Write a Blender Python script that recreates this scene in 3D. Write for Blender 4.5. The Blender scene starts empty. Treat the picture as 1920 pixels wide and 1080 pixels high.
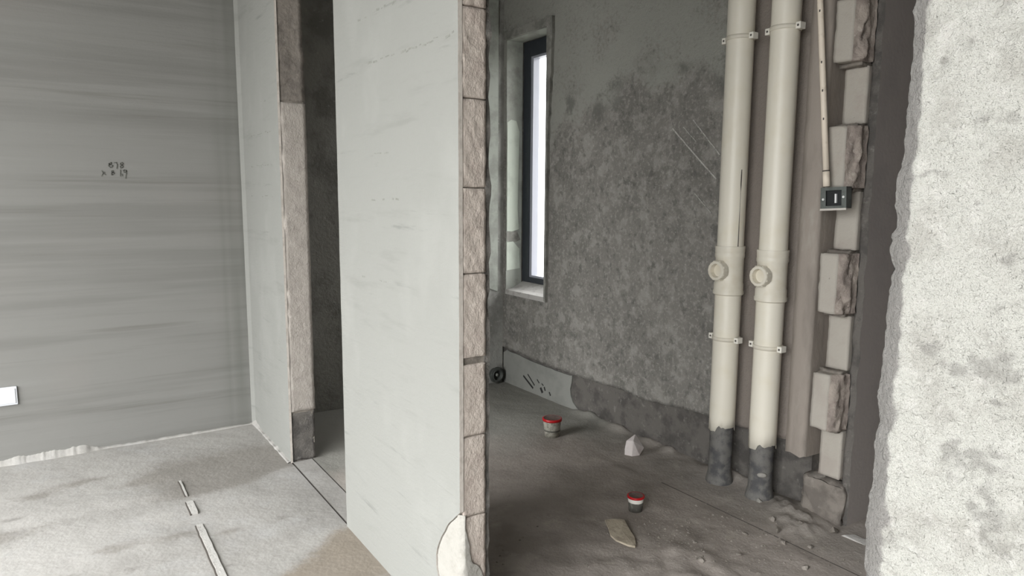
import bpy, bmesh, math, random
from mathutils import Vector, Matrix, noise

# ------------------------------------------------------------------ camera, sky, light, exposure
scene = bpy.context.scene
C = scene.collection
cam_data = bpy.data.cameras.new('camera')
cam_data.sensor_width = 36.0
cam_data.lens = 24.324
cam_data.clip_start = 0.02
cam = bpy.data.objects.new('camera', cam_data)
C.objects.link(cam)
cam.matrix_world = Matrix(((0.83384, 0.06781, -0.54783, 0.0),
                           (-0.55198, 0.11391, -0.82604, 0.0),
                           (0.00638, 0.99117, 0.13241, 1.25),
                           (0, 0, 0, 1)))
scene.camera = cam

world = bpy.data.worlds.new('overcast_sky')
scene.world = world
world.use_nodes = True
# CIE overcast sky (zenith about three times the horizon) over a grey ground
wn = world.node_tree.nodes; wl = world.node_tree.links
wtc = wn.new('ShaderNodeTexCoord'); wsx = wn.new('ShaderNodeSeparateXYZ'); wr_ = wn.new('ShaderNodeValToRGB'); wmr = wn.new('ShaderNodeMapRange')
wl.new(wtc.outputs['Generated'], wsx.inputs[0]); wl.new(wsx.outputs['Z'], wmr.inputs['Value'])
wmr.inputs['From Min'].default_value = -1.0; wmr.inputs['From Max'].default_value = 1.0
el = wr_.color_ramp.elements
el[0].position = 0.0; el[0].color = (0.24, 0.24, 0.235, 1)
el[1].position = 1.0; el[1].color = (1.75, 1.78, 1.80, 1)
e_ = el.new(0.47); e_.color = (0.28, 0.28, 0.275, 1)
e_ = el.new(0.515); e_.color = (0.62, 0.63, 0.64, 1)
wl.new(wmr.outputs[0], wr_.inputs[0]); wl.new(wr_.outputs[0], wn['Background'].inputs[0])
wn['Background'].inputs[1].default_value = 1.0

def portal(name, loc, rot, sx, sy):
    l = bpy.data.lights.new(name, 'AREA')
    l.shape = 'RECTANGLE'; l.size = sx; l.size_y = sy
    l.cycles.is_portal = True
    o = bpy.data.objects.new(name, l); C.objects.link(o)
    o.location = loc; o.rotation_euler = rot
    return o
LX = -1.8                                   # plane of the living-room glazing, left of the camera
LY0, LY1, LZ1 = -2.2, 3.45, 2.65
portal('living_window_daylight', (LX - 0.05, (LY0 + LY1) / 2, LZ1 / 2), (0, -math.pi / 2, 0), LZ1, LY1 - LY0)
portal('bathroom_window_daylight', (2.72, 3.585, 1.43), (0, math.pi / 2, 0), 1.6, 0.45)

vs = scene.view_settings
vs.view_transform = 'Standard'
vs.look = 'None'
vs.gamma = 1.0
vs.use_curve_mapping = False
vs.exposure = 3.55

random.seed(7)
XA = 0.857          # living-room face of the partition
YB = 3.845          # long back wall
XW = 2.478          # bathroom wall with the window
HC = 2.75           # ceiling height

# ------------------------------------------------------------------ helpers
def tag(o, label=None, cat=None, group=None, kind=None):
    if label: o['label'] = label
    if cat: o['category'] = cat
    if group: o['group'] = group
    if kind: o['kind'] = kind
    return o

def obj(name, verts, faces, material, parent=None, smooth=False):
    me = bpy.data.meshes.new(name)
    me.from_pydata([tuple(v) for v in verts], [], faces)
    me.update()
    if smooth:
        me.polygons.foreach_set('use_smooth', [True] * len(me.polygons))
    me.materials.append(M[material])
    o = bpy.data.objects.new(name, me)
    C.objects.link(o)
    if parent is not None:
        o.parent = parent
    return o

def fix(o):
    bm = bmesh.new(); bm.from_mesh(o.data)
    bmesh.ops.remove_doubles(bm, verts=bm.verts, dist=1e-5)
    bmesh.ops.recalc_face_normals(bm, faces=bm.faces)
    bm.to_mesh(o.data); bm.free()
    return o

def empty(name, loc):
    o = bpy.data.objects.new(name, None)
    o.empty_display_size = 0.05
    C.objects.link(o)
    o.location = loc
    return o

def box(x0, x1, y0, y1, z0, z1):
    v = [(x0, y0, z0), (x1, y0, z0), (x1, y1, z0), (x0, y1, z0), (x0, y0, z1), (x1, y0, z1), (x1, y1, z1), (x0, y1, z1)]
    f = [(0, 3, 2, 1), (4, 5, 6, 7), (0, 1, 5, 4), (1, 2, 6, 5), (2, 3, 7, 6), (3, 0, 4, 7)]
    return v, f

def join(*parts):
    V, Fc = [], []
    for v, f in parts:
        n = len(V); V += list(v); Fc += [tuple(i + n for i in q) for q in f]
    return V, Fc

def shift(vf, d):
    return [(v[0] + d[0], v[1] + d[1], v[2] + d[2]) for v in vf[0]], vf[1]

def grid(us, vs_, fn):
    V = [fn(u, v) for u in us for v in vs_]
    n = len(vs_)
    Fc = [(i * n + j, (i + 1) * n + j, (i + 1) * n + j + 1, i * n + j + 1) for i in range(len(us) - 1) for j in range(n - 1)]
    return V, Fc

def frange(a, b, step):
    n = max(1, int(round((b - a) / step)))
    return [a + (b - a) * i / n for i in range(n + 1)]

def fr(x, y, z, o=4):
    return noise.fractal(Vector((x, y, z)), 1.0, 2.1, o)

def rough_box(name, x0, x1, y0, y1, z0, z1, step, amp, freq, material, parent, seed=0.0, chip=0.0, smooth=True, diag=0.0):
    """box cut into small quads and pushed about by noise; chip rounds and breaks the edges"""
    bm = bmesh.new()
    xs, ys, zs = frange(x0, x1, step), frange(y0, y1, step), frange(z0, z1, step)
    parts = []
    for a in (x0, x1): parts.append(grid(ys, zs, lambda u, v, a=a: (a, u, v)))
    for a in (y0, y1): parts.append(grid(xs, zs, lambda u, v, a=a: (u, a, v)))
    for a in (z0, z1): parts.append(grid(xs, ys, lambda u, v, a=a: (u, v, a)))
    V, Fc = join(*parts)
    cx, cy, cz = (x0 + x1) / 2, (y0 + y1) / 2, (z0 + z1) / 2
    out = []
    for (x, y, z) in V:
        k = (x in (x0, x1)) + (y in (y0, y1)) + (z in (z0, z1))
        d = Vector((0, 0, 0))
        n = noise.noise_vector(Vector((x * freq + seed, y * freq, z * freq))) * amp
        n += noise.noise_vector(Vector((x * freq * 3 + seed, y * freq * 3, z * freq * 3))) * amp * 0.4
        if diag:
            s = (z * 0.8 + x + y) * 60 + 3 * noise.noise(Vector((x * 20, y * 20, z * 9 + seed)))
            n += Vector((0, 1, 0)) * diag * (abs(math.sin(s)) ** 3) * (0.5 + 0.5 * noise.noise(Vector((x * 14 + seed, y, z * 14))))
        if k >= 2 and chip:
            c = chip * max(0.0, 0.35 + noise.noise(Vector((x * 30 + seed, y * 30, z * 30))))
            n += (Vector((cx, cy, cz)) - Vector((x, y, z))).normalized() * c
        out.append((x + n.x, y + n.y, z + n.z))
    o = obj(name, out, Fc, material, parent, smooth)
    return fix(o)

def prism(pts, axis, a, b):
    """polygon (two free coordinates) extruded along axis from a to b"""
    def P(p, t):
        if axis == 'x': return (t, p[0], p[1])
        if axis == 'y': return (p[0], t, p[1])
        return (p[0], p[1], t)
    n = len(pts)
    V = [P(p, a) for p in pts] + [P(p, b) for p in pts]
    Fc = [tuple(range(n)), tuple(range(2 * n - 1, n - 1, -1))]
    Fc += [(i, i + n, (i + 1) % n + n, (i + 1) % n) for i in range(n)]
    return V, Fc

def sides(o, material_):
    o.data.materials.append(M[material_])
    for p in o.data.polygons:
        if len(p.vertices) == 4 and p.index > 1: p.material_index = 1
    return o

def lathe(profile, seg=32, c=(0, 0, 0), axis='z'):
    V, Fc = [], []
    for r, h in profile:
        for i in range(seg):
            t = 2 * math.pi * i / seg
            p = (r * math.cos(t), r * math.sin(t), h)
            if axis == 'x': p = (-p[2], p[0], p[1])      # grows towards -X
            if axis == 'y': p = (p[0], -p[2], p[1])      # grows towards -Y
            V.append((c[0] + p[0], c[1] + p[1], c[2] + p[2]))
    for k in range(len(profile) - 1):
        for i in range(seg):
            j = (i + 1) % seg
            Fc.append((k * seg + i, k * seg + j, (k + 1) * seg + j, (k + 1) * seg + i))
    return V, Fc

def tube(pts, r, seg=12):
    V, Fc = [], []
    for k, p in enumerate(pts):
        p = Vector(p)
        d = (Vector(pts[min(k + 1, len(pts) - 1)]) - Vector(pts[max(k - 1, 0)])).normalized()
        a = d.orthogonal().normalized(); b = d.cross(a)
        for i in range(seg):
            t = 2 * math.pi * i / seg
            V.append(tuple(p + (a * math.cos(t) + b * math.sin(t)) * r))
    for k in range(len(pts) - 1):
        for i in range(seg):
            j = (i + 1) % seg
            Fc.append((k * seg + i, k * seg + j, (k + 1) * seg + j, (k + 1) * seg + i))
    Fc.append(tuple(range(seg - 1, -1, -1))); Fc.append(tuple(range((len(pts) - 1) * seg, len(pts) * seg)))
    return V, Fc

def ribbon(pts, w, axis, t0, t1):
    """stroke of width w along a 2D polyline, as a thin raised strip"""
    parts = []
    for p, q in zip(pts, pts[1:]):
        d = (Vector(q) - Vector(p)); L = d.length
        if L == 0: continue
        d /= L; n = Vector((-d.y, d.x)) * w / 2; e = d * w * 0.35
        p2, q2 = Vector(p) - e, Vector(q) + e
        parts.append(prism([tuple(p2 + n), tuple(p2 - n), tuple(q2 - n), tuple(q2 + n)], axis, t0, t1))
    return join(*parts)

def bevel(o, w, seg=2):
    m = o.modifiers.new('bevel', 'BEVEL'); m.width = w; m.segments = seg; m.limit_method = 'ANGLE'
    return o

# ------------------------------------------------------------------ materials
M = {}
def srgb(r, g, b):
    f = lambda c: c / 255 / 12.92 if c / 255 <= 0.04045 else ((c / 255 + 0.055) / 1.055) ** 2.4
    return (f(r), f(g), f(b), 1)

def material(name, base, layers=(), bumps=(), rough=0.9, metallic=0.0, spec=0.3, masks=()):
    """base colour, then noise layers mixed over it: (colour, stretch, scale, detail, lo, hi, strength);
    bumps: (stretch, scale, detail, distance); masks: (colour, attribute name, strength)"""
    m = bpy.data.materials.new(name); m.use_nodes = True
    nt = m.node_tree; N = nt.nodes; L = nt.links
    bs = N['Principled BSDF']
    bs.inputs['Roughness'].default_value = rough
    bs.inputs['Metallic'].default_value = metallic
    bs.inputs['Specular IOR Level'].default_value = spec
    tc = N.new('ShaderNodeTexCoord')
    def nz(stretch, scale, detail, k):
        mp = N.new('ShaderNodeMapping'); mp.inputs['Scale'].default_value = stretch
        mp.inputs['Location'].default_value = (k * 3.7, k * 1.9, k * 5.3)
        L.new(tc.outputs['Object'], mp.inputs['Vector'])
        n = N.new('ShaderNodeTexNoise'); n.inputs['Scale'].default_value = scale
        n.inputs['Detail'].default_value = detail; n.inputs['Roughness'].default_value = 0.62
        L.new(mp.outputs[0], n.inputs['Vector'])
        return n.outputs['Fac']
    rgb = N.new('ShaderNodeRGB'); rgb.outputs[0].default_value = base
    col = rgb.outputs[0]
    def mixin(col, fac, c):
        mx = N.new('ShaderNodeMix'); mx.data_type = 'RGBA'
        L.new(fac, mx.inputs['Factor']); L.new(col, mx.inputs['A'])
        if isinstance(c, tuple): mx.inputs['B'].default_value = c
        else: L.new(c, mx.inputs['B'])
        return mx.outputs['Result']
    for k, (c, stretch, scale, detail, lo, hi, st) in enumerate(layers):
        r = N.new('ShaderNodeMapRange'); r.interpolation_type = 'SMOOTHSTEP'
        r.inputs['From Min'].default_value = lo; r.inputs['From Max'].default_value = hi
        r.inputs['To Max'].default_value = st
        L.new(nz(stretch, scale, detail, k + 1), r.inputs['Value'])
        col = mixin(col, r.outputs['Result'], c)
    for c, attr, st, *crumb in masks:
        cr = crumb[0] if crumb else 1.6
        a = N.new('ShaderNodeAttribute'); a.attribute_name = attr
        mu = N.new('ShaderNodeMath'); mu.operation = 'MULTIPLY'; mu.inputs[1].default_value = st; mu.use_clamp = True
        nn = N.new('ShaderNodeMath'); nn.operation = 'MULTIPLY_ADD'; nn.inputs[1].default_value = cr; nn.inputs[2].default_value = -cr / 2
        L.new(nz(I3, 55.0, 5, 31), nn.inputs[0])
        ad = N.new('ShaderNodeMath'); ad.operation = 'ADD'; L.new(a.outputs['Fac'], ad.inputs[0]); L.new(nn.outputs[0], ad.inputs[1])
        mr = N.new('ShaderNodeMapRange'); mr.interpolation_type = 'SMOOTHSTEP'
        mr.inputs['From Min'].default_value = 0.11 * cr; mr.inputs['From Max'].default_value = 1.0 - 0.11 * cr
        L.new(ad.outputs[0], mr.inputs['Value']); L.new(mr.outputs['Result'], mu.inputs[0])
        col = mixin(col, mu.outputs[0], c)
    L.new(col, bs.inputs['Base Color'])
    last = None
    for k, (stretch, scale, detail, dist) in enumerate(bumps):
        b = N.new('ShaderNodeBump'); b.inputs['Distance'].default_value = dist
        b.inputs['Strength'].default_value = 1.0
        L.new(nz(stretch, scale, detail, k + 11), b.inputs['Height'])
        if last: L.new(last, b.inputs['Normal'])
        last = b.outputs['Normal']
    if last: L.new(last, bs.inputs['Normal'])
    M[name] = m
    return m

I3 = (1, 1, 1)
# smooth trowelled plaster of the living room back wall: level streaks
material('plaster_grey', srgb(121, 120, 116), [
    (srgb(110, 109, 105), (0.25, 1, 6.0), 2.2, 3, 0.44, 0.66, 0.75),
    (srgb(129, 129, 125), (0.4, 1, 9.0), 2.0, 3, 0.52, 0.78, 0.5),
    (srgb(98, 96, 91), (0.5, 1, 16.0), 1.3, 4, 0.58, 0.74, 0.55),
    (srgb(131, 125, 120), I3, 1.1, 2, 0.5, 0.7, 0.35)],
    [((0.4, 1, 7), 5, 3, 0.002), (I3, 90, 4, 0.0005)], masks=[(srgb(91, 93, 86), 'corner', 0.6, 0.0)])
# pale plaster on the partition
material('plaster_pale', srgb(128, 128, 123), [
    (srgb(119, 119, 114), (1, 0.9, 7.0), 1.8, 4, 0.55, 0.72, 0.7),
    (srgb(137, 137, 132), (1, 1.2, 0.9), 2.5, 3, 0.48, 0.7, 0.5),
    (srgb(95, 95, 92), (1, 1.2, 14), 1.6, 6, 0.62, 0.74, 0.55)],
    [((1, 1, 5), 9, 4, 0.003), (I3, 120, 4, 0.0008)])
material('plaster_edge', srgb(190, 183, 174), [(srgb(166, 158, 149), I3, 30, 4, 0.45, 0.65, 0.7)], [(I3, 110, 5, 0.002)])
# aerated block, warm grey
material('block', srgb(187, 176, 166), [
    (srgb(168, 155, 146), I3, 22, 6, 0.45, 0.66, 0.7),
    (srgb(195, 186, 176), (1, 1, 0.6), 40, 5, 0.55, 0.72, 0.7),
    (srgb(115, 105, 97), I3, 14, 6, 0.68, 0.76, 0.7)],
    [(I3, 60, 5, 0.005), ((1, 1, 0.5), 190, 3, 0.0018)])
material('block_dull', srgb(164, 157, 149), [(srgb(148, 141, 134), I3, 18, 6, 0.45, 0.66, 0.7), (srgb(176, 170, 162), (1, 1, 0.6), 40, 5, 0.55, 0.72, 0.6), (srgb(104, 98, 92), I3, 11, 6, 0.70, 0.77, 0.8)],
    [(I3, 60, 5, 0.004), ((1, 1, 0.5), 190, 3, 0.0015)])
material('cement_brown', srgb(132, 125, 117), [(srgb(104, 98, 92), I3, 14, 6, 0.42, 0.62, 0.8), (srgb(152, 146, 138), I3, 30, 5, 0.58, 0.72, 0.5)], [(I3, 50, 6, 0.005)])
material('cement_low', srgb(104, 100, 95), [(srgb(78, 75, 72), I3, 12, 6, 0.42, 0.62, 0.85), (srgb(140, 136, 130), I3, 32, 6, 0.58, 0.72, 0.55)], [(I3, 55, 6, 0.006), (I3, 200, 3, 0.0015)])
material('plaster_warm', srgb(150, 141, 132), [(srgb(132, 124, 116), (1, 1, 0.3), 9, 5, 0.45, 0.66, 0.8), (srgb(166, 160, 150), (1, 1, 0.25), 14, 4, 0.55, 0.72, 0.6)], [((1, 1, 0.4), 40, 5, 0.003)])
material('block_clean', srgb(174, 168, 158), [(srgb(165, 156, 147), I3, 9, 4, 0.45, 0.65, 0.6), (srgb(110, 104, 98), I3, 26, 3, 0.72, 0.76, 0.7)],
    [(I3, 80, 5, 0.002)])
material('block_broken', srgb(169, 158, 148), [(srgb(139, 128, 121), I3, 18, 6, 0.42, 0.62, 0.8), (srgb(197, 188, 177), I3, 30, 5, 0.58, 0.7, 0.6)],
    [(I3, 45, 6, 0.008)])
material('mortar', srgb(138, 131, 122), [(srgb(108, 102, 95), I3, 16, 5, 0.45, 0.62, 0.8)], [(I3, 70, 6, 0.004)])
material('cement_dark', srgb(121, 117, 112), [
    (srgb(91, 89, 85), I3, 11, 6, 0.42, 0.62, 0.85),
    (srgb(150, 146, 138), I3, 30, 6, 0.58, 0.72, 0.6)], [(I3, 55, 6, 0.006), (I3, 200, 3, 0.0015)])
# bathroom stucco: dark with pale crumbs low, smoother trowelled grey high up
material('stucco', srgb(128, 125, 119), [
    (srgb(110, 108, 102), I3, 3.5, 5, 0.42, 0.64, 0.7),
    (srgb(160, 157, 150), I3, 13, 7, 0.47, 0.63, 0.55),
    (srgb(168, 164, 157), I3, 52, 6, 0.50, 0.66, 0.48),
    (srgb(92, 90, 86), I3, 24, 7, 0.52, 0.68, 0.7),
    (srgb(196, 192, 184), I3, 80, 4, 0.60, 0.72, 0.4)],
    [(I3, 45, 6, 0.006), (I3, 140, 4, 0.003)], masks=[(srgb(150, 150, 142), 'trowel', 0.9), (srgb(92, 91, 86), 'dark_blotch', 0.7), (srgb(138, 129, 121), 'warm', 0.95)])
material('stucco_dark', srgb(156, 155, 149), [
    (srgb(125, 124, 119), I3, 5, 5, 0.42, 0.62, 0.8), (srgb(186, 182, 176), I3, 40, 5, 0.6, 0.72, 0.6)],
    [(I3, 50, 6, 0.006)])
material('render_smooth', srgb(138, 138, 132), [(srgb(123, 123, 118), I3, 5, 4, 0.45, 0.65, 0.7)], [(I3, 60, 5, 0.002)])
material('render_rough', srgb(140, 139, 132), [(srgb(104, 103, 97), I3, 9, 6, 0.44, 0.64, 0.8), (srgb(162, 160, 152), I3, 24, 5, 0.56, 0.72, 0.6)], [(I3, 40, 6, 0.006)])
material('reveal_lit', srgb(196, 203, 190), [(srgb(178, 184, 172), I3, 8, 4, 0.45, 0.65, 0.6)], [(I3, 50, 4, 0.001)])
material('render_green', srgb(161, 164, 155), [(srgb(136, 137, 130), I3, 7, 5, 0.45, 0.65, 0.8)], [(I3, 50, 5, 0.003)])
material('wall_grey_plain', srgb(167, 160, 155), [(srgb(156, 150, 146), I3, 3, 3, 0.45, 0.65, 0.7)], [(I3, 60, 4, 0.001)])  # plain grey of the passage walls
material('rough_white', srgb(167, 166, 159), [
    (srgb(151, 149, 142), I3, 14, 6, 0.46, 0.64, 0.8),
    (srgb(123, 121, 115), I3, 9, 7, 0.60, 0.70, 0.75),
    (srgb(178, 176, 170), I3, 40, 4, 0.52, 0.70, 0.7),
    (srgb(96, 95, 89), I3, 70, 4, 0.68, 0.76, 0.8)],
    [(I3, 60, 6, 0.012), (I3, 200, 4, 0.004)], masks=[(srgb(113, 110, 107), 'chip', 0.85), (srgb(120, 118, 113), 'stain', 0.6)])
material('screed_pale', srgb(156, 153, 148), [
    (srgb(141, 138, 133), I3, 2.6, 6, 0.45, 0.65, 0.8),
    (srgb(161, 159, 156), I3, 4.5, 6, 0.52, 0.72, 0.7),
    (srgb(114, 110, 105), (1, 1.6, 1), 5, 7, 0.62, 0.74, 0.65),
    (srgb(169, 167, 163), I3, 26, 5, 0.62, 0.74, 0.6)],
    [(I3, 7, 4, 0.008), (I3, 60, 3, 0.0012)], masks=[(srgb(120, 115, 108), 'seam', 0.75, 0.8), (srgb(127, 116, 102), 'brown', 0.8, 0.8)])
material('screed_dark', srgb(165, 156, 148), [
    (srgb(141, 133, 125), I3, 3, 6, 0.42, 0.62, 0.7),
    (srgb(187, 178, 168), I3, 7, 6, 0.56, 0.72, 0.5),
    (srgb(118, 111, 105), I3, 24, 5, 0.62, 0.74, 0.55)],
    [(I3, 12, 6, 0.006), (I3, 90, 5, 0.002)], masks=[(srgb(135, 135, 128), 'far_dark', 0.8, 0.4)])
material('rubble', srgb(138, 131, 123), [(srgb(110, 104, 96), I3, 18, 4, 0.42, 0.6, 0.8), (srgb(164, 157, 149), I3, 33, 3, 0.58, 0.7, 0.6)], [(I3, 120, 4, 0.002)])
material('white_plaster', srgb(151, 148, 141), [(srgb(136, 133, 125), I3, 20, 5, 0.5, 0.68, 0.7)], [(I3, 60, 5, 0.004)])
material('filler_white', srgb(177, 174, 169), [(srgb(148, 144, 139), I3, 22, 5, 0.5, 0.68, 0.7)], [(I3, 70, 5, 0.003)])
material('trowel_dark', srgb(112, 112, 106), [(srgb(126, 126, 120), I3, 90, 3, 0.45, 0.6, 0.9)])  # slightly darker tone of the level trowel dashes
material('groove', srgb(84, 79, 74))
material('pencil', srgb(91, 91, 85))
material('scrape_pale', srgb(183, 180, 173), [(srgb(133, 130, 125), I3, 60, 4, 0.45, 0.62, 0.8)])
material('chisel_dark', srgb(44, 43, 42))
material('pvc', srgb(229, 223, 208), [(srgb(222, 214, 193), I3, 6, 3, 0.45, 0.7, 0.6), (srgb(184, 173, 154), I3, 45, 4, 0.72, 0.78, 0.6)], rough=0.42, spec=0.5)
material('pvc_fitting', srgb(221, 215, 200), [(srgb(209, 200, 180), I3, 12, 3, 0.45, 0.7, 0.6)], rough=0.45, spec=0.5)
material('pvc_clip', srgb(232, 228, 217), rough=0.4, spec=0.5)
material('pvc_dirt', srgb(120, 112, 98), rough=0.8)
material('pipe_cemented', srgb(112, 110, 106), [(srgb(70, 70, 72), I3, 12, 6, 0.44, 0.62, 0.85), (srgb(150, 147, 140), I3, 26, 5, 0.62, 0.74, 0.6)], [(I3, 60, 5, 0.003)], rough=0.7)
material('conduit_pvc', srgb(226, 214, 197), [(srgb(200, 186, 168), I3, 25, 4, 0.55, 0.72, 0.6)], rough=0.5)
material('box_steel', srgb(96, 100, 96), [(srgb(78, 82, 78), I3, 40, 3, 0.45, 0.65, 0.7)], rough=0.5)
material('box_black', srgb(34, 36, 36), rough=0.6)
material('metal_bright', srgb(225, 226, 224), rough=0.35)
material('lip_white', srgb(196, 190, 182), rough=0.7)
material('alu_dark', srgb(44, 48, 54), [(srgb(54, 58, 64), I3, 30, 3, 0.5, 0.7, 0.6)], rough=0.4, spec=0.5)
material('alu_bead', srgb(150, 152, 160), rough=0.4, spec=0.5)
material('plastic_white', srgb(201, 203, 207), rough=0.35, spec=0.5)
material('red_plastic', srgb(178, 18, 24), rough=0.4, spec=0.5)
material('dust', srgb(122, 104, 98), [(srgb(98, 86, 80), I3, 40, 4, 0.45, 0.6, 0.8)])
material('tub_wall', srgb(164, 160, 148), [(srgb(118, 116, 106), I3, 55, 4, 0.45, 0.6, 0.9), (srgb(222, 218, 208), I3, 40, 3, 0.62, 0.7, 0.8)], rough=0.35, spec=0.5)
material('tub_white', srgb(226, 222, 212), rough=0.4)
material('tub_grey', srgb(92, 90, 84), [(srgb(128, 126, 118), I3, 60, 4, 0.5, 0.62, 0.8)], rough=0.5)
material('chunk_white', srgb(206, 198, 194), [(srgb(186, 174, 168), I3, 14, 3, 0.45, 0.65, 0.7)], [(I3, 80, 4, 0.001)])
material('shard_tan', srgb(183, 172, 153), [(srgb(154, 143, 127), I3, 30, 5, 0.45, 0.62, 0.8)], [(I3, 90, 5, 0.002)])
material('drain_dark', srgb(70, 72, 68), [(srgb(96, 98, 92), I3, 40, 4, 0.5, 0.65, 0.7)], rough=0.6)

g = bpy.data.materials.new('glass'); g.use_nodes = True
nt = g.node_tree; nt.nodes.remove(nt.nodes['Principled BSDF'])
tr = nt.nodes.new('ShaderNodeBsdfTransparent'); gl = nt.nodes.new('ShaderNodeBsdfGlossy'); gl.inputs['Roughness'].default_value = 0.02
mxs = nt.nodes.new('ShaderNodeMixShader'); mxs.inputs[0].default_value = 0.05
nt.links.new(tr.outputs[0], mxs.inputs[1]); nt.links.new(gl.outputs[0], mxs.inputs[2])
nt.links.new(mxs.outputs[0], nt.nodes['Material Output'].inputs[0])
M['glass'] = g

def attr(o, name, fn):
    a = o.data.attributes.new(name, 'FLOAT', 'POINT')
    a.data.foreach_set('value', [fn(v.co) for v in o.data.vertices])

def sst(e0, e1, x):
    t = min(1.0, max(0.0, (x - e0) / (e1 - e0))); return t * t * (3 - 2 * t)

# ------------------------------------------------------------------ floor
floor = tag(obj('floor', *box(LX - 0.2, 3.8, -2.8, 4.05, -0.18, -0.07), 'groove'),
            'bare concrete floor running through the living room and bathroom', 'floor', kind='structure')

def floor_patch(name, x0, x1, y0, y1, step, amp, material_, z=0.0, fine=None):
    xs, ys = frange(x0, x1, step), frange(y0, y1, step)
    def P(x, y):
        e = min(x - x0, x1 - x, y - y0, y1 - y)
        return (x, y, z + (amp(x, y) if e > 1e-6 else amp(x, y)))
    top = grid(xs, ys, P)
    V, Fc = top
    n = len(ys)
    # skirts so that the groove between two slabs has sides
    def skirt(idx):
        s = len(V)
        for i in idx: V.append(V[i])
        for i in idx: V.append((V[i][0], V[i][1], -0.08))
        q = len(idx)
        for k in range(q - 1): Fc.append((s + k, s + k + 1, s + q + k + 1, s + q + k))
    m = len(xs)
    skirt([j for j in range(n)]); skirt([(m - 1) * n + j for j in range(n)])
    skirt([i * n for i in range(m)]); skirt([i * n + n - 1 for i in range(m)])
    o = obj(name, V, Fc, material_, floor, True)
    o.data.materials.append(M['groove'])
    nf = (m - 1) * (n - 1)
    o.data.polygons.foreach_set('material_index', [0 if i < nf else 1 for i in range(len(o.data.polygons))])
    return o

def liv(x, y):
    near = sst(1.6, 2.2, y) * sst(-1.2, -0.6, x)
    a = 0.006 * fr(x * 2.2, y * 2.2, 3.1, 5) * 0.8
    ridge = 0.012 * max(0, noise.noise(Vector((x * 3.2 + 9, y * 9, 1.5)))) * sst(2.5, 2.7, y) * (1 - sst(3.3, 3.5, y)) * (1 - sst(0.3, 0.5, x))
    return near * (a * sst(0, 0.25, 0.857 - x) + ridge)
ls = floor_patch('living_screed', LX - 0.05, XA + 0.004, -2.6, YB, 0.03, liv, 'screed_pale')
def dirt(c):
    t = 0
    for x, y, a, b in ((-0.13, 3.36, .07, .035), (0.02, 3.42, .12, .03), (0.41, 3.33, .10, .03), (0.53, 3.36, .09, .03), (0.26, 3.29, .10, .03), (0.31, 2.67, .12, .03), (0.10, 2.70, .08, .03), (0.47, 2.61, .07, .02), (-0.3, 3.0, .2, .05)):
        n = noise.noise(Vector((c.x * 9, c.y * 14, 5)))
        t += math.exp(-((c.x - x) / a) ** 2 - ((c.y - y + 0.03 * n) / b) ** 2)
    return 0.75 * min(1, t)
attr(ls, 'seam', lambda c: sst(2.97, 3.04, c.y + 0.03 * noise.noise(Vector((c.x * 6, c.y * 6, 0))) - 0.11 * sst(0.55, 0.87, c.x)) * (0.15 + 0.70 * sst(0.15, 0.40, c.x)) * (1 - 0.8 * sst(3.35, 3.6, c.y)) + dirt(c))
attr(ls, 'brown', lambda c: sst(0.0, 0.10, (c.x - 0.55) * 0.5 + (2.40 - c.y) * 0.75 - 0.10 + 0.05 * noise.noise(Vector((c.x * 7, c.y * 7, 2)))) * (1 - sst(0.3, 0.5, 2.4 - c.y)) * sst(0.3, 0.5, c.x))
floor_patch('threshold_slab', XA + 0.010, 0.956, 2.418, 3.157, 0.04, lambda x, y: 0.002, 'screed_pale')
TX = 2.165
def bath(x, y):
    a = 0.005 * fr(x * 3, y * 3, 7.7, 4)
    pile = math.exp(-((x - 1.55) / 0.45) ** 2 - ((y - 1.35) / 0.4) ** 2)
    a += pile * (0.010 + 0.012 * fr(x * 14, y * 14, 1.2, 4))
    a += 0.006 * max(0, fr(x * 8, y * 8, 4.4, 4)) * sst(0.1, 0.4, 2.7 - y)
    return a * sst(0.0, 0.06, TX - x) * sst(0, 0.06, x - 0.96)
bf = floor_patch('bathroom_screed', 0.962, TX - 0.003, -1.0, YB, 0.018, bath, 'screed_dark')
def far_dark(c): return sst(2.4, 3.2, c.y + 0.25 * noise.noise(Vector((c.x * 4, c.y * 4, 0)))) + 0.35 * sst(2.0, 2.3, c.x) * (1 - sst(2.4, 3.2, c.y))  # colours the far floor darker to offset the window light there
attr(bf, 'far_dark', far_dark)
def strip_h(x, y):
    foot = 0.0
    if y > 1.6: foot = max(0.0, 0.030 * math.exp(-abs(XW - x) / 0.045) * (0.6 + 0.9 * fr(x * 5, y * 7, 6.0, 4))) * (1 - sst(2.9, 3.2, y))
    heap = 0.022 * math.exp(-((x - 2.40) / 0.09) ** 2 - ((y - 1.58) / 0.09) ** 2) * (1 + fr(x * 25, y * 25, 1, 4)) + 0.016 * math.exp(-((x - 2.33) / 0.10) ** 2 - ((y - 1.47) / 0.07) ** 2) * (1 + fr(x * 25, y * 25, 1, 4))
    return (0.004 * fr(x * 5, y * 5, 2.2, 4) + foot + heap) * sst(0, 0.05, x - TX)
for (a, b, c_) in ((TX + 0.003, -1.0, 2.06), (TX - 0.003, 2.06, YB)):
    bs_ = floor_patch('pipe_strip_screed', a, 3.6, b, c_, 0.016, strip_h, 'screed_dark')
    attr(bs_, 'far_dark', far_dark)

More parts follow.
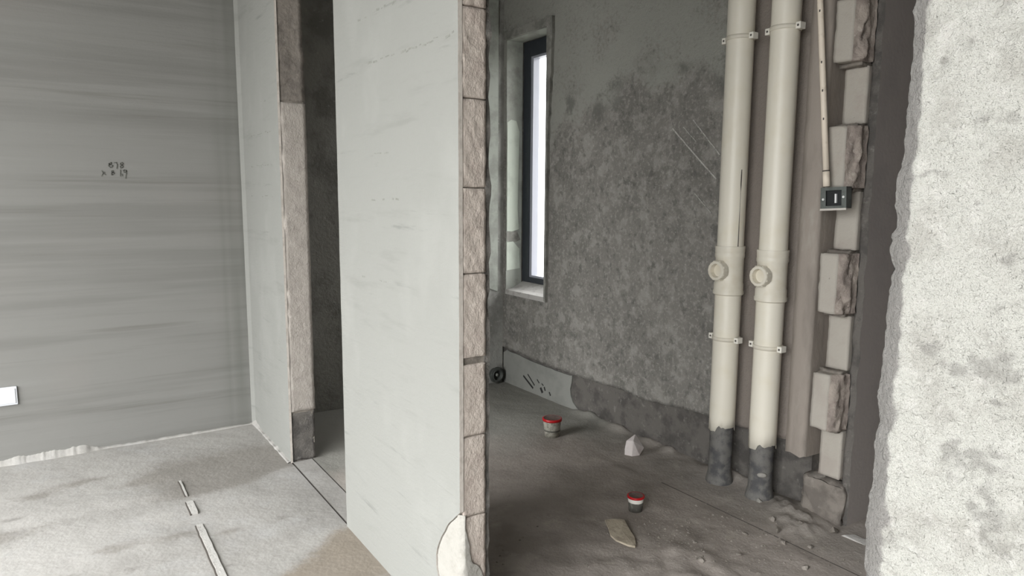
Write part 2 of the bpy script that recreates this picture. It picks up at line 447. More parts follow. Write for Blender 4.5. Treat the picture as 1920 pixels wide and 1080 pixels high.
# broken line of pale filler in the living-room screed
for (x0, x1, y0, y1, s) in ((0.386, 0.393, 3.02, 3.20, 1), (0.378, 0.402, 2.83, 2.955, 2), (0.377, 0.400, 2.12, 2.725, 3)):
    ys = frange(y0, y1, 0.03)
    zz = max(liv(0.39, y) for y in ys)
    left = [(x0 + 0.003 * noise.noise(Vector((y * 23, s, 0))), y) for y in ys]
    right = [(x1 + 0.003 * noise.noise(Vector((y * 19, s, 5))), y) for y in reversed(ys)]
    so = obj('screed_strip', *prism(left + right, 'z', -0.015, zz + 0.004), 'filler_white', floor)
    obj('strip_groove', *prism([(p[0] - 0.006, p[1]) for p in left] + [(p[0] + 0.002, p[1]) for p in reversed(left)], 'z', -0.015, zz + 0.0015), 'groove', floor)

# ------------------------------------------------------------------ ceiling and outer walls of the place
tag(obj('ceiling', *box(LX - 0.2, 3.8, -2.8, 4.05, HC, HC + 0.15), 'plaster_grey'), 'plain grey concrete ceiling over both rooms', 'ceiling', kind='structure')
tag(obj('wall_left', *join(box(LX - 0.2, LX, -2.8, LY0, -0.1, HC), box(LX - 0.2, LX, LY1, 4.05, -0.1, HC), box(LX - 0.2, LX, LY0, LY1, -0.1, -0.005), box(LX - 0.2, LX, LY0, LY1, LZ1, HC)), 'plaster_pale'),
    'pale wall with a wide glazed opening, behind and left of the view', 'wall', kind='structure')
tag(obj('wall_front', *box(LX, 3.8, -2.8, -2.6, -0.1, HC), 'plaster_pale'), 'pale living room wall behind the view', 'wall', kind='structure')

# ---- back wall, living-room stretch
us = frange(LX, XA, 0.05); us = [u for u in us if u < 0.5] + frange(0.52, XA, 0.02)
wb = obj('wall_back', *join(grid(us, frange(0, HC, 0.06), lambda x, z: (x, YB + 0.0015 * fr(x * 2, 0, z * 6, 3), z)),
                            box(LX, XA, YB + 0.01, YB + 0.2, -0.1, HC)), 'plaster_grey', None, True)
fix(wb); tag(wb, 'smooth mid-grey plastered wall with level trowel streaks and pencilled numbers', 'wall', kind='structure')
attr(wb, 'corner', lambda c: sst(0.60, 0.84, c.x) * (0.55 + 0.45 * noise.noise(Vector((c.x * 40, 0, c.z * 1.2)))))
def pw(x, y):                                     # writing: small local frame on the wall
    return (0.1725 + x * 0.2 / 1767 - y * 0.0085 / 1080, 1.4277 + x * 0.005 / 1767 - y * 0.1364 / 1080)
strokes = [
    [(735, 285), (660, 320), (655, 350), (735, 360), (795, 405), (770, 450), (715, 470), (660, 430), (650, 385), (700, 350), (745, 310), (735, 285)],
    [(850, 290), (925, 285), (965, 380), (955, 450), (945, 515)],
    [(1145, 285), (1085, 305), (1075, 350), (1150, 385), (1175, 440), (1150, 475), (1090, 490), (1075, 420), (1150, 370), (1180, 330), (1145, 285)],
    [(395, 590), (450, 670), (535, 740)], [(500, 640), (430, 720), (390, 790)],
    [(810, 590), (755, 600), (760, 650), (830, 660), (855, 690), (800, 735), (760, 750), (755, 690), (815, 640), (810, 590)],
    [(1075, 560), (1082, 680), (1075, 790)], [(1142, 720), (1150, 785)],
    [(1290, 570), (1230, 560), (1190, 575), (1220, 655), (1290, 640), (1300, 575), (1300, 690), (1270, 880)]]
wr = join(*[ribbon([pw(*p) for p in s], 0.0034, 'y', YB - 0.0008, YB - 0.0025) for s in strokes])
obj('pencil_writing', *wr, 'pencil', wb)
# plaster crumbs caked along the foot of the wall
xs = frange(-1.2, XA - 0.004, 0.006)
def crust(x):
    h = 0.005 + 0.008 * max(-0.6, fr(x * 12, 1.0, 0, 4))
    h += 0.034 * sst(-0.40, -0.2, x) * (1 - sst(0.0, 0.20, x)) * (0.75 + 0.3 * fr(x * 9, 0, 3, 3) + 0.2 * fr(x * 60, 2, 3, 3))
    return max(0.002, h)
V, Fc = [], []
for x in xs:
    h = crust(x); w = 0.010 + 0.6 * h
    for (y, z) in ((YB, h), (YB - 0.35 * w, 0.72 * h + 0.004 * fr(x * 40, 1, 2)), (YB - w, 0.2 * h + 0.004), (YB - w - 0.004, -0.004)):
        V.append((x + 0.002 * noise.noise(Vector((x * 60, y * 60, z * 60))), y, z))
for i in range(len(xs) - 1):
    for j in range(3): Fc.append((i * 4 + j, i * 4 + j + 1, (i + 1) * 4 + j + 1, (i + 1) * 4 + j))
obj('plaster_crust', V, Fc, 'screed_pale', wb, True)

# ---- back wall, bathroom stretch
wq = fix(obj('wall_bathroom', *join(grid(frange(XA, XW, 0.04), frange(0, HC, 0.04), lambda x, z: (x, YB + 0.004 * fr(x * 6, 3, z * 6, 4), z)),
                                box(XA, 2.66, YB + 0.012, YB + 0.2, -0.1, HC)), 'stucco_dark', None, True))
tag(wq, 'dark rough cement wall at the back of the bathroom', 'wall', kind='structure')
ed = [(2.24 + 0.012 * fr(0, z * 9, 4, 3), z) for z in frange(0.72, HC, 0.06)]
obj('pale_band', *prism([(2.43, HC), (2.43, 0.62), (2.33, 0.66)] + ed, 'y', YB - 0.010, YB + 0.006), 'render_green', wq)  # paler raised strip near the corner

# ---- far passage walls right of the pipe niche
tag(obj('wall_passage', *join(box(3.6, 3.8, -2.6, 1.6, -0.1, HC), box(XA, 3.6, -1.2, -1.0, -0.1, HC)), 'wall_grey_plain'),
    'plain dark wall at the far end of the passage, behind the broken edge', 'wall', kind='structure')

# ------------------------------------------------------------------ partition: corner pier with the narrow doorway
wc = obj('wall_corner', *box(XA + 0.008, 0.974, 3.166, YB, 0, HC), 'mortar')
tag(wc, 'narrow plastered pier between the grey back wall and the narrow doorway', 'wall', kind='structure')
pts = [(YB, 0), (YB, HC)] + [(3.157 + 0.003 * fr(0, z * 14, 2.0, 4), z) for z in frange(HC, 0, -0.05)]
sides(obj('plaster_skin', *prism(pts, 'x', XA, XA + 0.010), 'plaster_pale', wc), 'plaster_edge')
rough_box('block_face', XA + 0.010, 0.980, 3.159, 3.20, 0.242, 1.652, 0.016, 0.003, 22, 'block_dull', wc, 3.0, 0.003)
rough_box('cement_patch', XA + 0.009, 0.978, 3.163, 3.20, 1.656, HC, 0.018, 0.005, 18, 'cement_brown', wc, 8.0, 0.003)
rough_box('cement_patch', XA + 0.009, 0.978, 3.164, 3.20, 0.0, 0.236, 0.014, 0.005, 24, 'cement_low', wc, 12.0, 0.003)
xs = frange(3.16, YB - 0.01, 0.012)
V, Fc = [], []
for y in xs:
    h = 0.005 + 0.010 * max(-0.5, fr(y * 22, 5.0, 0, 5)) + 0.02 * sst(3.7, YB, y)
    w = 0.012 + 0.3 * h
    for (x, z) in ((XA, h), (XA - 0.4 * w, 0.7 * h), (XA - w, 0.003), (XA - w, -0.006)):
        V.append((x, y, z))
for i in range(len(xs) - 1):
    for j in range(3): Fc.append((i * 4 + j, (i + 1) * 4 + j, (i + 1) * 4 + j + 1, i * 4 + j + 1))
obj('plaster_crust', V, Fc, 'screed_pale', wc, True)

# ------------------------------------------------------------------ partition: middle pier with the cut block end
wm = obj('wall_center', *box(XA + 0.012, 0.938, 1.548, 2.416, 0, HC), 'mortar')
tag(wm, 'free standing partition pier, pale plaster with a cut end of bare blocks', 'wall', kind='structure')
notch = [(1.538, 0.407), (1.556, 0.392), (1.58, 0.370), (1.595, 0.358), (1.611, 0.341), (1.626, 0.318), (1.644, 0.296), (1.654, 0.280), (1.664, 0.263),
         (1.673, 0.243), (1.678, 0.224), (1.677, 0.205), (1.678, 0.191), (1.668, 0.165), (1.650, 0.10), (1.642, 0.05), (1.640, 0)]
pts = [(2.418, 0)] + [(2.418 + 0.0025 * fr(0, z * 11, 6.0, 4), z) for z in frange(0.05, HC, 0.05)]
pts += [(1.538 + 0.0015 * fr(0, z * 17, 9.0, 4), z) for z in frange(HC, 0.43, -0.04)] + notch
sides(obj('plaster_skin', *prism(pts, 'x', XA, XA + 0.012), 'plaster_pale', wm), 'plaster_edge')
# inner (bathroom side) plaster with a wavy broken edge
pts = [(2.418, 0), (2.418, HC)] + [(1.548 + 0.014 * fr(0, z * 13, 4.0, 5), z) for z in frange(HC, 0, -0.025)]
obj('inner_plaster_skin', *prism(pts, 'x', 0.938, 0.955), 'cement_dark', wm)
zj = [-0.05, 0.170, 0.387, 0.612, 0.826, 1.049, 1.269, 1.491, 1.711, 1.931, 2.151, 2.371, 2.591, HC]
for k in range(len(zj) - 1):
    z0 = max(0.0, zj[k] + 0.0015); z1 = zj[k + 1] - 0.0015
    if k == 3: z1 -= 0.016                       # the one open bed joint
    rough_box('block', XA + 0.013, 0.939, 1.541, 1.60, z0, z1, 0.008, 0.0016, 26, 'block', wm, k * 5.1, 0.0015, True, -0.004 if k not in (2, 3) else 0.0)
# white knocked-off plaster patch at the foot, wrapping the corner
endp = [(0.866, 0.392), (0.870, 0.379), (0.873, 0.360), (0.876, 0.344), (0.882, 0.322), (0.886, 0.303), (0.888, 0.275), (0.895, 0.254), (0.905, 0.247),
        (0.915, 0.237), (0.924, 0.220), (0.929, 0.204), (0.932, 0.12), (0.930, 0.0)]
def interp(tab, z):                              # tab: (value, z) with falling z
    if z >= tab[0][1]: return tab[0][0]
    for (a, za), (b, zb_) in zip(tab, tab[1:]):
        if zb_ <= z <= za: return a + (b - a) * (za - z) / max(1e-6, za - zb_)
    return tab[-1][0]
zs3 = frange(0.0, 0.396, 0.008)
def wrap(z, t):
    yf = max(1.556, interp(notch, z) - 0.004); xe = interp(endp, z) + 0.003 * fr(z * 40, 3, 0, 3)
    if t < 0.45: p = (XA + 0.003, yf + (1.553 - yf) * t / 0.45)
    elif t < 0.6: k = (t - 0.45) / 0.15; p = (XA + 0.003 + 0.011 * k, 1.553 - 0.018 * k)
    else: k = (t - 0.6) / 0.4; p = (XA + 0.014 + (max(xe, XA + 0.016) - XA - 0.014) * k, 1.535)
    n = 0.0025 * fr(p[0] * 30, p[1] * 30, z * 30, 4) * (0 if t in (0.0, 1.0) else 1)
    return (p[0] + n, p[1] + n * 0.6, z)
V, Fc = grid(zs3, [k / 16 for k in range(17)], wrap)
obj('white_patch', V, Fc, 'white_plaster', wm, True)

def dashes(parent, y0, y1, z, seed, drop=0.35):
    r = random.Random(seed); y = y0; parts = []
    while y < y1:
        w = r.uniform(.006, .028)
        if r.random() > drop:
            zz = z + r.uniform(-.004, .004)
            parts.append(ribbon([(y, zz), (min(y1, y + w), zz + r.uniform(-.002, .002))], r.uniform(.002, .007), 'x', XA - 0.0004, XA + 0.002))
        y += w + r.uniform(.004, .02)
    obj('trowel_mark', *join(*parts), 'trowel_dark', parent)
dashes(wm, 1.56, 1.84, 1.648, 1, .15); dashes(wm, 1.84, 2.12, 1.655, 2, .5); dashes(wm, 1.90, 2.19, 1.797, 3, .5)
dashes(wm, 1.93, 2.12, 1.374, 4, .45); dashes(wm, 1.90, 2.12, 1.234, 5, .4); dashes(wm, 2.0, 2.3, 0.98, 6, .7)
dashes(wc, 3.27, 3.66, 1.535, 7, .3); dashes(wc, 3.29, 3.69, 1.386, 8, .25); dashes(wc, 3.29, 3.70, 1.241, 9, .3); dashes(wc, 3.36, 3.45, 1.676, 10, .2)
obj('corner_fillet', *prism([(XA, YB), (XA - 0.016, YB), (XA - 0.012, YB - 0.006), (XA, YB - 0.022)], 'z', 0, HC), 'plaster_pale', wc)

# lintels over the two openings (above the picture)
tag(obj('trim_1', *box(XA, 0.974, 2.418, 3.157, 2.62, HC), 'plaster_pale'), 'concrete lintel over the narrow doorway', 'lintel', kind='structure')
tag(obj('trim_2', *box(XA, 0.955, 0.43, 1.538, 2.62, HC), 'plaster_pale'), 'concrete lintel over the wide bathroom opening', 'lintel', kind='structure')

# ------------------------------------------------------------------ partition: near rough concrete end on the right
EDGE = [(0.457, 1.485), (0.458, 1.467), (0.456, 1.448), (0.455, 1.423), (0.457, 1.386), (0.457, 1.373), (0.457, 1.335), (0.457, 1.303), (0.462, 1.277), (0.464, 1.264),
        (0.46, 1.231), (0.457, 1.215), (0.464, 1.204), (0.465, 1.184), (0.459, 1.164), (0.458, 1.144), (0.462, 1.133), (0.463, 1.109), (0.46, 1.089), (0.461, 1.068),
        (0.462, 1.04), (0.464, 1.011), (0.466, 0.993), (0.459, 0.962), (0.46, 0.955), (0.464, 0.939), (0.464, 0.91), (0.464, 0.881), (0.467, 0.835), (0.466, 0.805), (0.466, 0.774), (0.463, 0.746)]
EDGE = EDGE[::-1]
def edge(z):
    if z <= EDGE[0][1]: b = EDGE[0][0]
    elif z >= EDGE[-1][1]: b = EDGE[-1][0]
    else:
        for (y0, z0), (y1, z1) in zip(EDGE, EDGE[1:]):
            if z0 <= z <= z1:
                b = y0 + (y1 - y0) * (z - z0) / (z1 - z0); break
    return b + 0.0020 * fr(2, z * 90, 1, 5)
CR = [(0.384, 1.421, .010), (0.406, 1.403, .007), (0.422, 1.401, .005), (0.413, 1.39, .007), (0.4, 1.416, .006), (0.349, 1.332, .016), (0.4, 1.312, .008), (0.315, 1.023, .014), (0.338, 1.424, .009)]
ST = [(0.356, 1.058, .040, .012), (0.318, 1.066, .030, .016), (0.325, 1.186, .014, .008), (0.398, 1.075, .014, .012), (0.363, 0.942, .012, .03), (0.345, 1.334, .020, .008), (0.315, 1.023, .012, .006), (0.384, 1.421, .009, .007),
      (0.33, 0.96, .03, .02), (0.406, 1.403, .006, .005), (0.40, 1.278, .025, .006), (0.32, 0.90, .02, .03)]
us = frange(0, 0.036, 0.003) + frange(0.040, 0.30, 0.004) + frange(0.33, 3.05, 0.09)
zs = frange(0, 0.62, 0.04) + frange(0.63, 1.60, 0.004) + frange(1.64, HC, 0.05)
def rface(u, z):
    cw = 0.030 + 0.008 * noise.noise(Vector((z * 14, 3, 0)))
    t = max(0.0, 1 - u / cw)
    y = edge(z) * max(0.0, 1 - u * 0) - u
    x = XA + 0.024 * t ** 1.2 + 0.0032 * fr(y * 16, z * 16, 2.0, 5) + 0.0016 * fr(y * 70, z * 70, 4.0, 3) + 0.004 * t * fr(y * 30, z * 30, 5.0, 4)
    for cy, cz, r in CR:
        d = math.hypot(y - cy, z - cz) / r
        if d < 1.6: x += 0.0035 * max(0.0, 1 - d * d) - 0.0012 * math.exp(-((d - 1.0) / 0.25) ** 2)
    d = fr(y * 40, z * 40, 8.0, 3)
    if d > 0.42: x += 0.004 * (d - 0.42)
    return (x, y, z)
side = grid(frange(0, 1, 0.125), zs, lambda s, z: (XA + 0.024 + 0.004 * fr(edge(z) * 30, z * 30, 5.0, 4) + 0.0022 * fr(edge(z) * 16, z * 16, 2.0, 5) + s * 0.085, edge(z) - 0.012 * s + (0.006 * fr(s * 3, z * 22, 3, 4) if s > 0 else 0), z))
wrt = fix(obj('wall_right', *join(grid(us, zs, rface), side, box(XA + 0.02, 0.955, -2.6, 0.43, 0, HC)), 'rough_white', None, True))
tag(wrt, 'rough whitish concrete wall end with a chipped edge, closest on the right', 'wall', kind='structure')
attr(wrt, 'chip', lambda c: sst(0.0, 1.0, (c.y - 0.425 + 0.010 * noise.noise(Vector((c.y * 30, c.z * 30, 1)))) / 0.014))
def stain(c):
    s = 0
    for y, z, a, b in ST:
        s += math.exp(-((c.y - y + 0.012 * noise.noise(Vector((c.z * 60, y, c.y * 60)))) / a) ** 2 - ((c.z - z + 0.008 * noise.noise(Vector((c.y * 70, z, c.z * 70)))) / b) ** 2)
    return min(1, s) * (0.45 + 0.9 * max(0, 0.3 + noise.noise(Vector((c.y * 90, c.z * 90, 2)))))
attr(wrt, 'stain', stain)

# ------------------------------------------------------------------ bathroom window wall
YN = 1.56                                          # where it meets the toothed stub
WY0, WY1, WZ0, WZ1 = 3.362, 3.810, 0.635, 2.223    # window opening
ww = obj('wall_window', *join(box(XW + 0.016, 2.668, YN, WY0 - 0.004, -0.1, HC), box(XW + 0.016, 2.668, WY1 + 0.004, YB + 0.02, -0.1, HC),
                              box(XW + 0.016, 2.668, WY0 - 0.004, WY1 + 0.004, -0.1, WZ0 - 0.03), box(XW + 0.016, 2.668, WY0 - 0.004, WY1 + 0.004, WZ1 + 0.004, HC)), 'cement_low')
tag(ww, 'dark stuccoed bathroom wall holding the slim window and the drain pipes', 'wall', kind='structure')
LOW = [(3.845, 0.242), (3.64, 0.232), (3.487, 0.22), (3.263, 0.217), (3.083, 0.217), (2.914, 0.215), (2.78, 0.224), (2.672, 0.227), (2.60, 0.216), (2.53, 0.21), (2.343, 0.225), (2.2, 0.238), (2.076, 0.244), (1.91, 0.24), (1.707, 0.248), (1.64, 0.262), (1.56, 0.269)]
def low(y):
    for (a, za), (b, zb) in zip(LOW, LOW[1:]):
        if b <= y <= a: return za + (zb - za) * (a - y) / (a - b) + 0.006 * fr(y * 18, 2, 0, 4)
    return 0.24
def skin(y0, y1, zfun, z1, step=0.02):
    ys = frange(y0, y1, step); n = max(2, int((z1 - 0.25) / step)); ts = [i / n for i in range(n + 1)]
    def P(y, t):
        z0 = zfun(y); z = z0 + (z1 - z0) * t
        return (XW + 0.0022 * fr(y * 7, z * 7, 1.0, 5) + (0.014 if False else 0), y, z)
    f = grid(ys, ts, P)
    V, Fc = f; m = len(ts)
    idx = [i * m for i in range(len(ys))]; s = len(V)
    for i in idx: V.append((XW + 0.018, V[i][1], V[i][2] + 0.004))
    for k in range(len(idx) - 1): Fc.append((idx[k], idx[k + 1], s + k + 1, s + k))
    return V, Fc
sk = fix(obj('stucco_skin', *join(skin(YN, WY0, low, HC), skin(WY0, WY1, low, WZ0, 0.02), skin(WY0, WY1, lambda y: WZ1, HC, 0.03), skin(WY1, YB + 0.005, low, HC, 0.0175)), 'stucco', ww, True))
def trowel(c):
    e = 1.62 + 0.10 * math.sin(c.y * 3.1) + 0.16 * fr(c.y * 3, c.z * 3, 6, 4)
    a = sst(e - 0.05, e + 0.14, c.z)
    return a * (0.75 + 0.4 * noise.noise(Vector((c.y * 5, c.z * 5, 0))))
attr(sk, 'trowel', trowel)
attr(sk, 'warm', lambda c: 1.6 * (1 - sst(1.93, 2.01, c.y)))
attr(sk, 'dark_blotch', lambda c: max(0, min(1, 0.9 * math.exp(-((c.z - 1.78 - 0.1 * (2.6 - c.y)) / 0.14) ** 2) * max(0, 0.25 + 1.4 * fr(c.y * 7, c.z * 7, 3, 4)) * (1 - sst(3.15, 3.4, c.y))
       + 0.9 * (1 - sst(0.0, 0.13, WZ0 - c.z)) * (c.z < WZ0) * sst(WY0 - 0.05, WY0 + 0.02, c.y) * max(0, 0.5 + fr(c.y * 14, c.z * 14, 1, 4)))))  # darker blotches mid-wall and just under the sill
# window reveals and raised plaster border
rv = []
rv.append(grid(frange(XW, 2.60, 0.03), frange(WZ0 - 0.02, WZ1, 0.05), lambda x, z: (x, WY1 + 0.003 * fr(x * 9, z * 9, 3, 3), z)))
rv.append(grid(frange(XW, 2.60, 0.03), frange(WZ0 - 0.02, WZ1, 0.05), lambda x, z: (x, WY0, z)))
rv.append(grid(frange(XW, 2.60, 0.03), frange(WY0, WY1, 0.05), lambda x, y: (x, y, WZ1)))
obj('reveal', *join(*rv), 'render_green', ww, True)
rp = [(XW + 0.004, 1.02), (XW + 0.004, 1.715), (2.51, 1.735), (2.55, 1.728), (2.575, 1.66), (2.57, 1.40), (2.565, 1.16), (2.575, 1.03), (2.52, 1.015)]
obj('reveal_lit_patch', *prism(rp, 'y', WY1 - 0.004, WY1 + 0.004), 'reveal_lit', ww)  # window light on the reveal, put into paler pieces
obj('reveal_lit_patch', *prism([(XW + 0.004, 0.76), (XW + 0.004, 0.945), (2.53, 0.95), (2.58, 0.90), (2.585, 0.77)], 'y', WY1 - 0.004, WY1 + 0.004), 'reveal_lit', ww)
obj('reveal_dark', *prism([(XW + 0.003, 0.952), (XW + 0.003, 1.014), (2.56, 1.02), (2.59, 0.96), (2.55, 0.945)], 'y', WY1 - 0.003, WY1 + 0.004), 'render_rough', ww)  # darker strip between the two paler pieces
obj('sill', *prism([(XW - 0.006, WZ0 - 0.03), (XW - 0.006, WZ0), (XW + 0.05, WZ0 + 0.006), (2.62, WZ0 + 0.050), (2.62, WZ0 - 0.03)], 'y', WY0 + 0.002, WY1 - 0.002), 'filler_white', ww)
def wob(pts, a, s):
    return [(p[0] + a * fr(p[0] * 20, p[1] * 20, s, 3), p[1] + a * fr(p[0] * 20, p[1] * 20, s + 5, 3)) for p in pts]
bt = [(y, WZ1) for y in frange(WY1, WY0, -0.03)] + [(WY0, z) for z in frange(WZ1 - 0.03, WZ0 - 0.02, -0.04)]
bt += wob([(WY0 - 0.018 - 0.034 * sst(1.5, 2.2, z), z) for z in frange(WZ0 - 0.03, WZ1 + 0.055, 0.04)] + [(y, WZ1 + 0.052) for y in frange(WY0, WY1 + 0.02, 0.03)], 0.010, 2)
border = prism(bt, 'x', XW - 0.020, XW + 0.004)
obj('plaster_border', *border, 'render_rough', ww)
# pale render low down beside the corner, and chisel marks in it
lp = [(YB, 0.0), (YB, 0.20)] + [(y, low(y) - 0.016) for y in frange(3.80, 3.12, -0.05)] + [(3.101, 0.205), (3.106, 0.16), (3.118, 0.12), (3.113, 0.085), (3.09, 0.045), (3.05, 0.02), (3.00, 0.0)]
obj('render_patch', *prism(lp, 'x', XW + 0.006, XW + 0.018), 'render_smooth', ww)
for a, b, w in (((3.601, 0.09), (3.498, 0.036), .012), ((3.553, 0.111), (3.481, 0.058), .008), ((3.410, 0.052), (3.396, 0.034), .018), ((3.374, 0.068), (3.366, 0.052), .010), ((3.320, 0.048), (3.311, 0.034), .010), ((3.45, 0.10), (3.43, 0.085), .007), ((3.40, 0.085), (3.385, 0.078), .006)):
    obj('chisel_mark', *ribbon([a, b], w, 'x', XW + 0.0045, XW + 0.007), 'chisel_dark', ww)
for a, b, w in (((2.367, 1.567), (2.097, 1.33), .007), ((2.244, 1.598), (2.083, 1.435), .005), ((2.21, 1.26), (2.113, 1.177), .004), ((2.30, 1.57), (2.22, 1.50), .004)):
    n = 8
    pts = [(a[0] + (b[0] - a[0]) * i / n + 0.003 * noise.noise(Vector((i * 1.7, w * 900, 0))), a[1] + (b[1] - a[1]) * i / n) for i in range(n + 1)]
    obj('scrape_mark', *ribbon(pts, w, 'x', XW - 0.0035, XW + 0.002), 'scrape_pale', ww)

# ---- window
win = empty('window_1', (2.60, (WY0 + WY1) / 2, WZ0 + 0.045)); tag(win, 'tall slim dark-framed window glowing white in the bathroom wall', 'window', kind='structure')
def wpart(name, vf, mt, parent, off):
    return obj(name, [(v[0] - off[0], v[1] - off[1], v[2] - off[2]) for v in vf[0]], vf[1], mt, parent)
O = tuple(win.location)
y0, y1, z0, z1 = WY0 + 0.002, WY1 - 0.002, WZ0 + 0.046, WZ1 - 0.002
for nm, b in (('frame_jamb', box(2.605, 2.665, y1 - 0.075, y1, z0, z1)), ('frame_jamb', box(2.605, 2.665, y0, y0 + 0.075, z0, z1)),
              ('frame_head', box(2.605, 2.665, y0 + 0.075, y1 - 0.075, z1 - 0.095, z1)), ('frame_foot', box(2.605, 2.665, y0 + 0.075, y1 - 0.075, z0, z0 + 0.036))):
    bevel(wpart(nm, b, 'alu_dark', win, O), 0.004)
gy0, gy1, gz0, gz1 = y0 + 0.075, y1 - 0.075, z0 + 0.036, z1 - 0.095
for nm, b in (('glazing_bead', box(2.612, 2.66, gy1 - 0.026, gy1, gz0, gz1)), ('glazing_bead', box(2.612, 2.66, gy0, gy0 + 0.026, gz0, gz1)),
              ('glazing_bead', box(2.612, 2.66, gy0 + 0.026, gy1 - 0.026, gz1 - 0.014, gz1)), ('glazing_bead', box(2.612, 2.66, gy0 + 0.026, gy1 - 0.026, gz0, gz0 + 0.014))):
    wpart(nm, b, 'alu_bead', win, O)
wpart('glass_pane', box(2.638, 2.644, gy0 + 0.02, gy1 - 0.02, gz0 + 0.01, gz1 - 0.01), 'glass', win, O)

# ------------------------------------------------------------------ toothed stub of the removed pipe-shaft wall
st = obj('wall_stub', *box(2.50, 3.62, 1.412, 1.497, 0.13, HC), 'mortar')
tag(st, 'toothed broken end of a block wall right of the drain pipes', 'wall', kind='structure')
sj = [0.171, 0.377, 0.600, 0.822, 1.052, 1.280, 1.507, 1.721, 1.943, 2.165, 2.387, 2.609, HC]
for k in range(len(sj) - 1):
    proud = (k % 2 == 1)
    x0 = 2.362 if proud else 2.440
    z0, z1 = sj[k] + 0.004, sj[k + 1] - 0.004
    if proud:
        rough_box('block', x0, x0 + 0.16, 1.430, 1.498, z0, z1, 0.012, 0.0018, 12, 'block_clean', st, k * 3.3, 0.005)
        # torn outer half of the block
        V, Fc = grid(frange(0, 1, 0.08), frange(z0, z1, 0.010), lambda s, z: (x0 + 0.004 + s * 0.085 + 0.010 * fr(s * 4, z * 24, k * 2.0, 4) * (s > 0.05), 1.431 - 0.030 * s - 0.022 * math.sin(min(1, s * 1.3) * math.pi) * (0.5 + 0.8 * fr(s * 3, z * 18, k * 7.0, 4)), z))
        nz_ = len(frange(z0, z1, 0.010)); nu = len(frange(0, 1, 0.08))
        s0 = len(V)
        for i in range(nu): V.append((V[i * nz_][0] + 0.01, 1.44, z0)); 
        for i in range(nu - 1): Fc.append((i * nz_, (i + 1) * nz_, s0 + i + 1, s0 + i))
        s1 = len(V)
        for i in range(nu): V.append((V[i * nz_ + nz_ - 1][0] + 0.01, 1.44, z1))
        for i in range(nu - 1): Fc.append((i * nz_ + nz_ - 1, (i + 1) * nz_ + nz_ - 1, s1 + i + 1, s1 + i))
        fix(obj('torn_face', V, Fc, 'block_broken', st, True))
    else:
        rough_box('block', x0, x0 + 0.10, 1.412, 1.497, z0 + 0.002, z1 - 0.004, 0.012, 0.0012, 10, 'block_clean', st, k * 2.1, 0.003)
    # crumbs of mortar in the bed joint
    rough_box('bed_joint', 2.405, 2.52, 1.416, 1.500, sj[k + 1] - 0.009, sj[k + 1] + 0.006, 0.012, 0.006, 40, 'mortar', st, k * 1.7, 0.004)
# plaster left on the pipe side (its broken edge faces us) and on the passage side
pts = [(1.512, 0.15), (1.512, HC), (1.575, HC)] + [(1.575, 0.255), (1.560, 0.262), (1.55, 0.245), (1.535, 0.255), (1.525, 0.20)]
zs2 = frange(0.255, HC, 0.03)
V, Fc = grid(zs2, [0, 1, 2, 3, 4, 5, 6], lambda z, j: (
    ((2.50, 1.517, z), (2.385, 1.517, z), (2.372 + 0.005 * fr(z * 16, 1, 0, 4), 1.518 + 0.002 * fr(z * 20, 4, 0, 3), z), (2.366 + 0.004 * fr(z * 9, 2, 0, 4), 1.532, z),
     (2.366 + 0.004 * fr(z * 7, 3, 0, 4), 1.575, z), (2.371 + 0.003 * fr(z * 7, 3, 0, 4), 1.600 + 0.002 * fr(z * 12, 3, 6, 4), z), (2.485, 1.606, z))[j]))
for i_ in range(7): V[i_] = (V[i_][0], V[i_][1], 0.245 + (0.0, 0.004, 0.008, 0.0, 0.010, 0.004, 0.012)[i_])
fix(obj('inner_plaster_skin', V, Fc, 'plaster_warm', st, True))
V, Fc = grid(frange(0.0, HC, 0.03), [0, 1, 2, 3], lambda z, j: (
    ((2.462 + 0.012 * fr(z * 13, 7, 0, 5), 1.380, z), (2.60, 1.380, z), (3.0, 1.380, z), (3.62, 1.380, z))[j]))
fix(obj('outer_plaster_skin', V, Fc, 'wall_grey_plain', st))
V, Fc = grid(frange(0.0, HC, 0.03), [0, 1, 2, 3], lambda z, j: (
    ((2.51, 1.412, z), (2.462 + 0.008 * fr(z * 13, 7, 0, 5), 1.411, z), (2.456 + 0.012 * fr(z * 21, 9, 0, 5), 1.398 + 0.006 * fr(z * 24, 2, 0, 4), z), (2.462 + 0.012 * fr(z * 13, 7, 0, 5), 1.3799, z))[j]))
fix(obj('plaster_break', V, Fc, 'cement_low', st, True))
rough_box('kerb', 2.432, 3.62, 1.390, 1.56, -0.05, 0.158, 0.014, 0.010, 22, 'cement_brown', st, 2.0, 0.03)

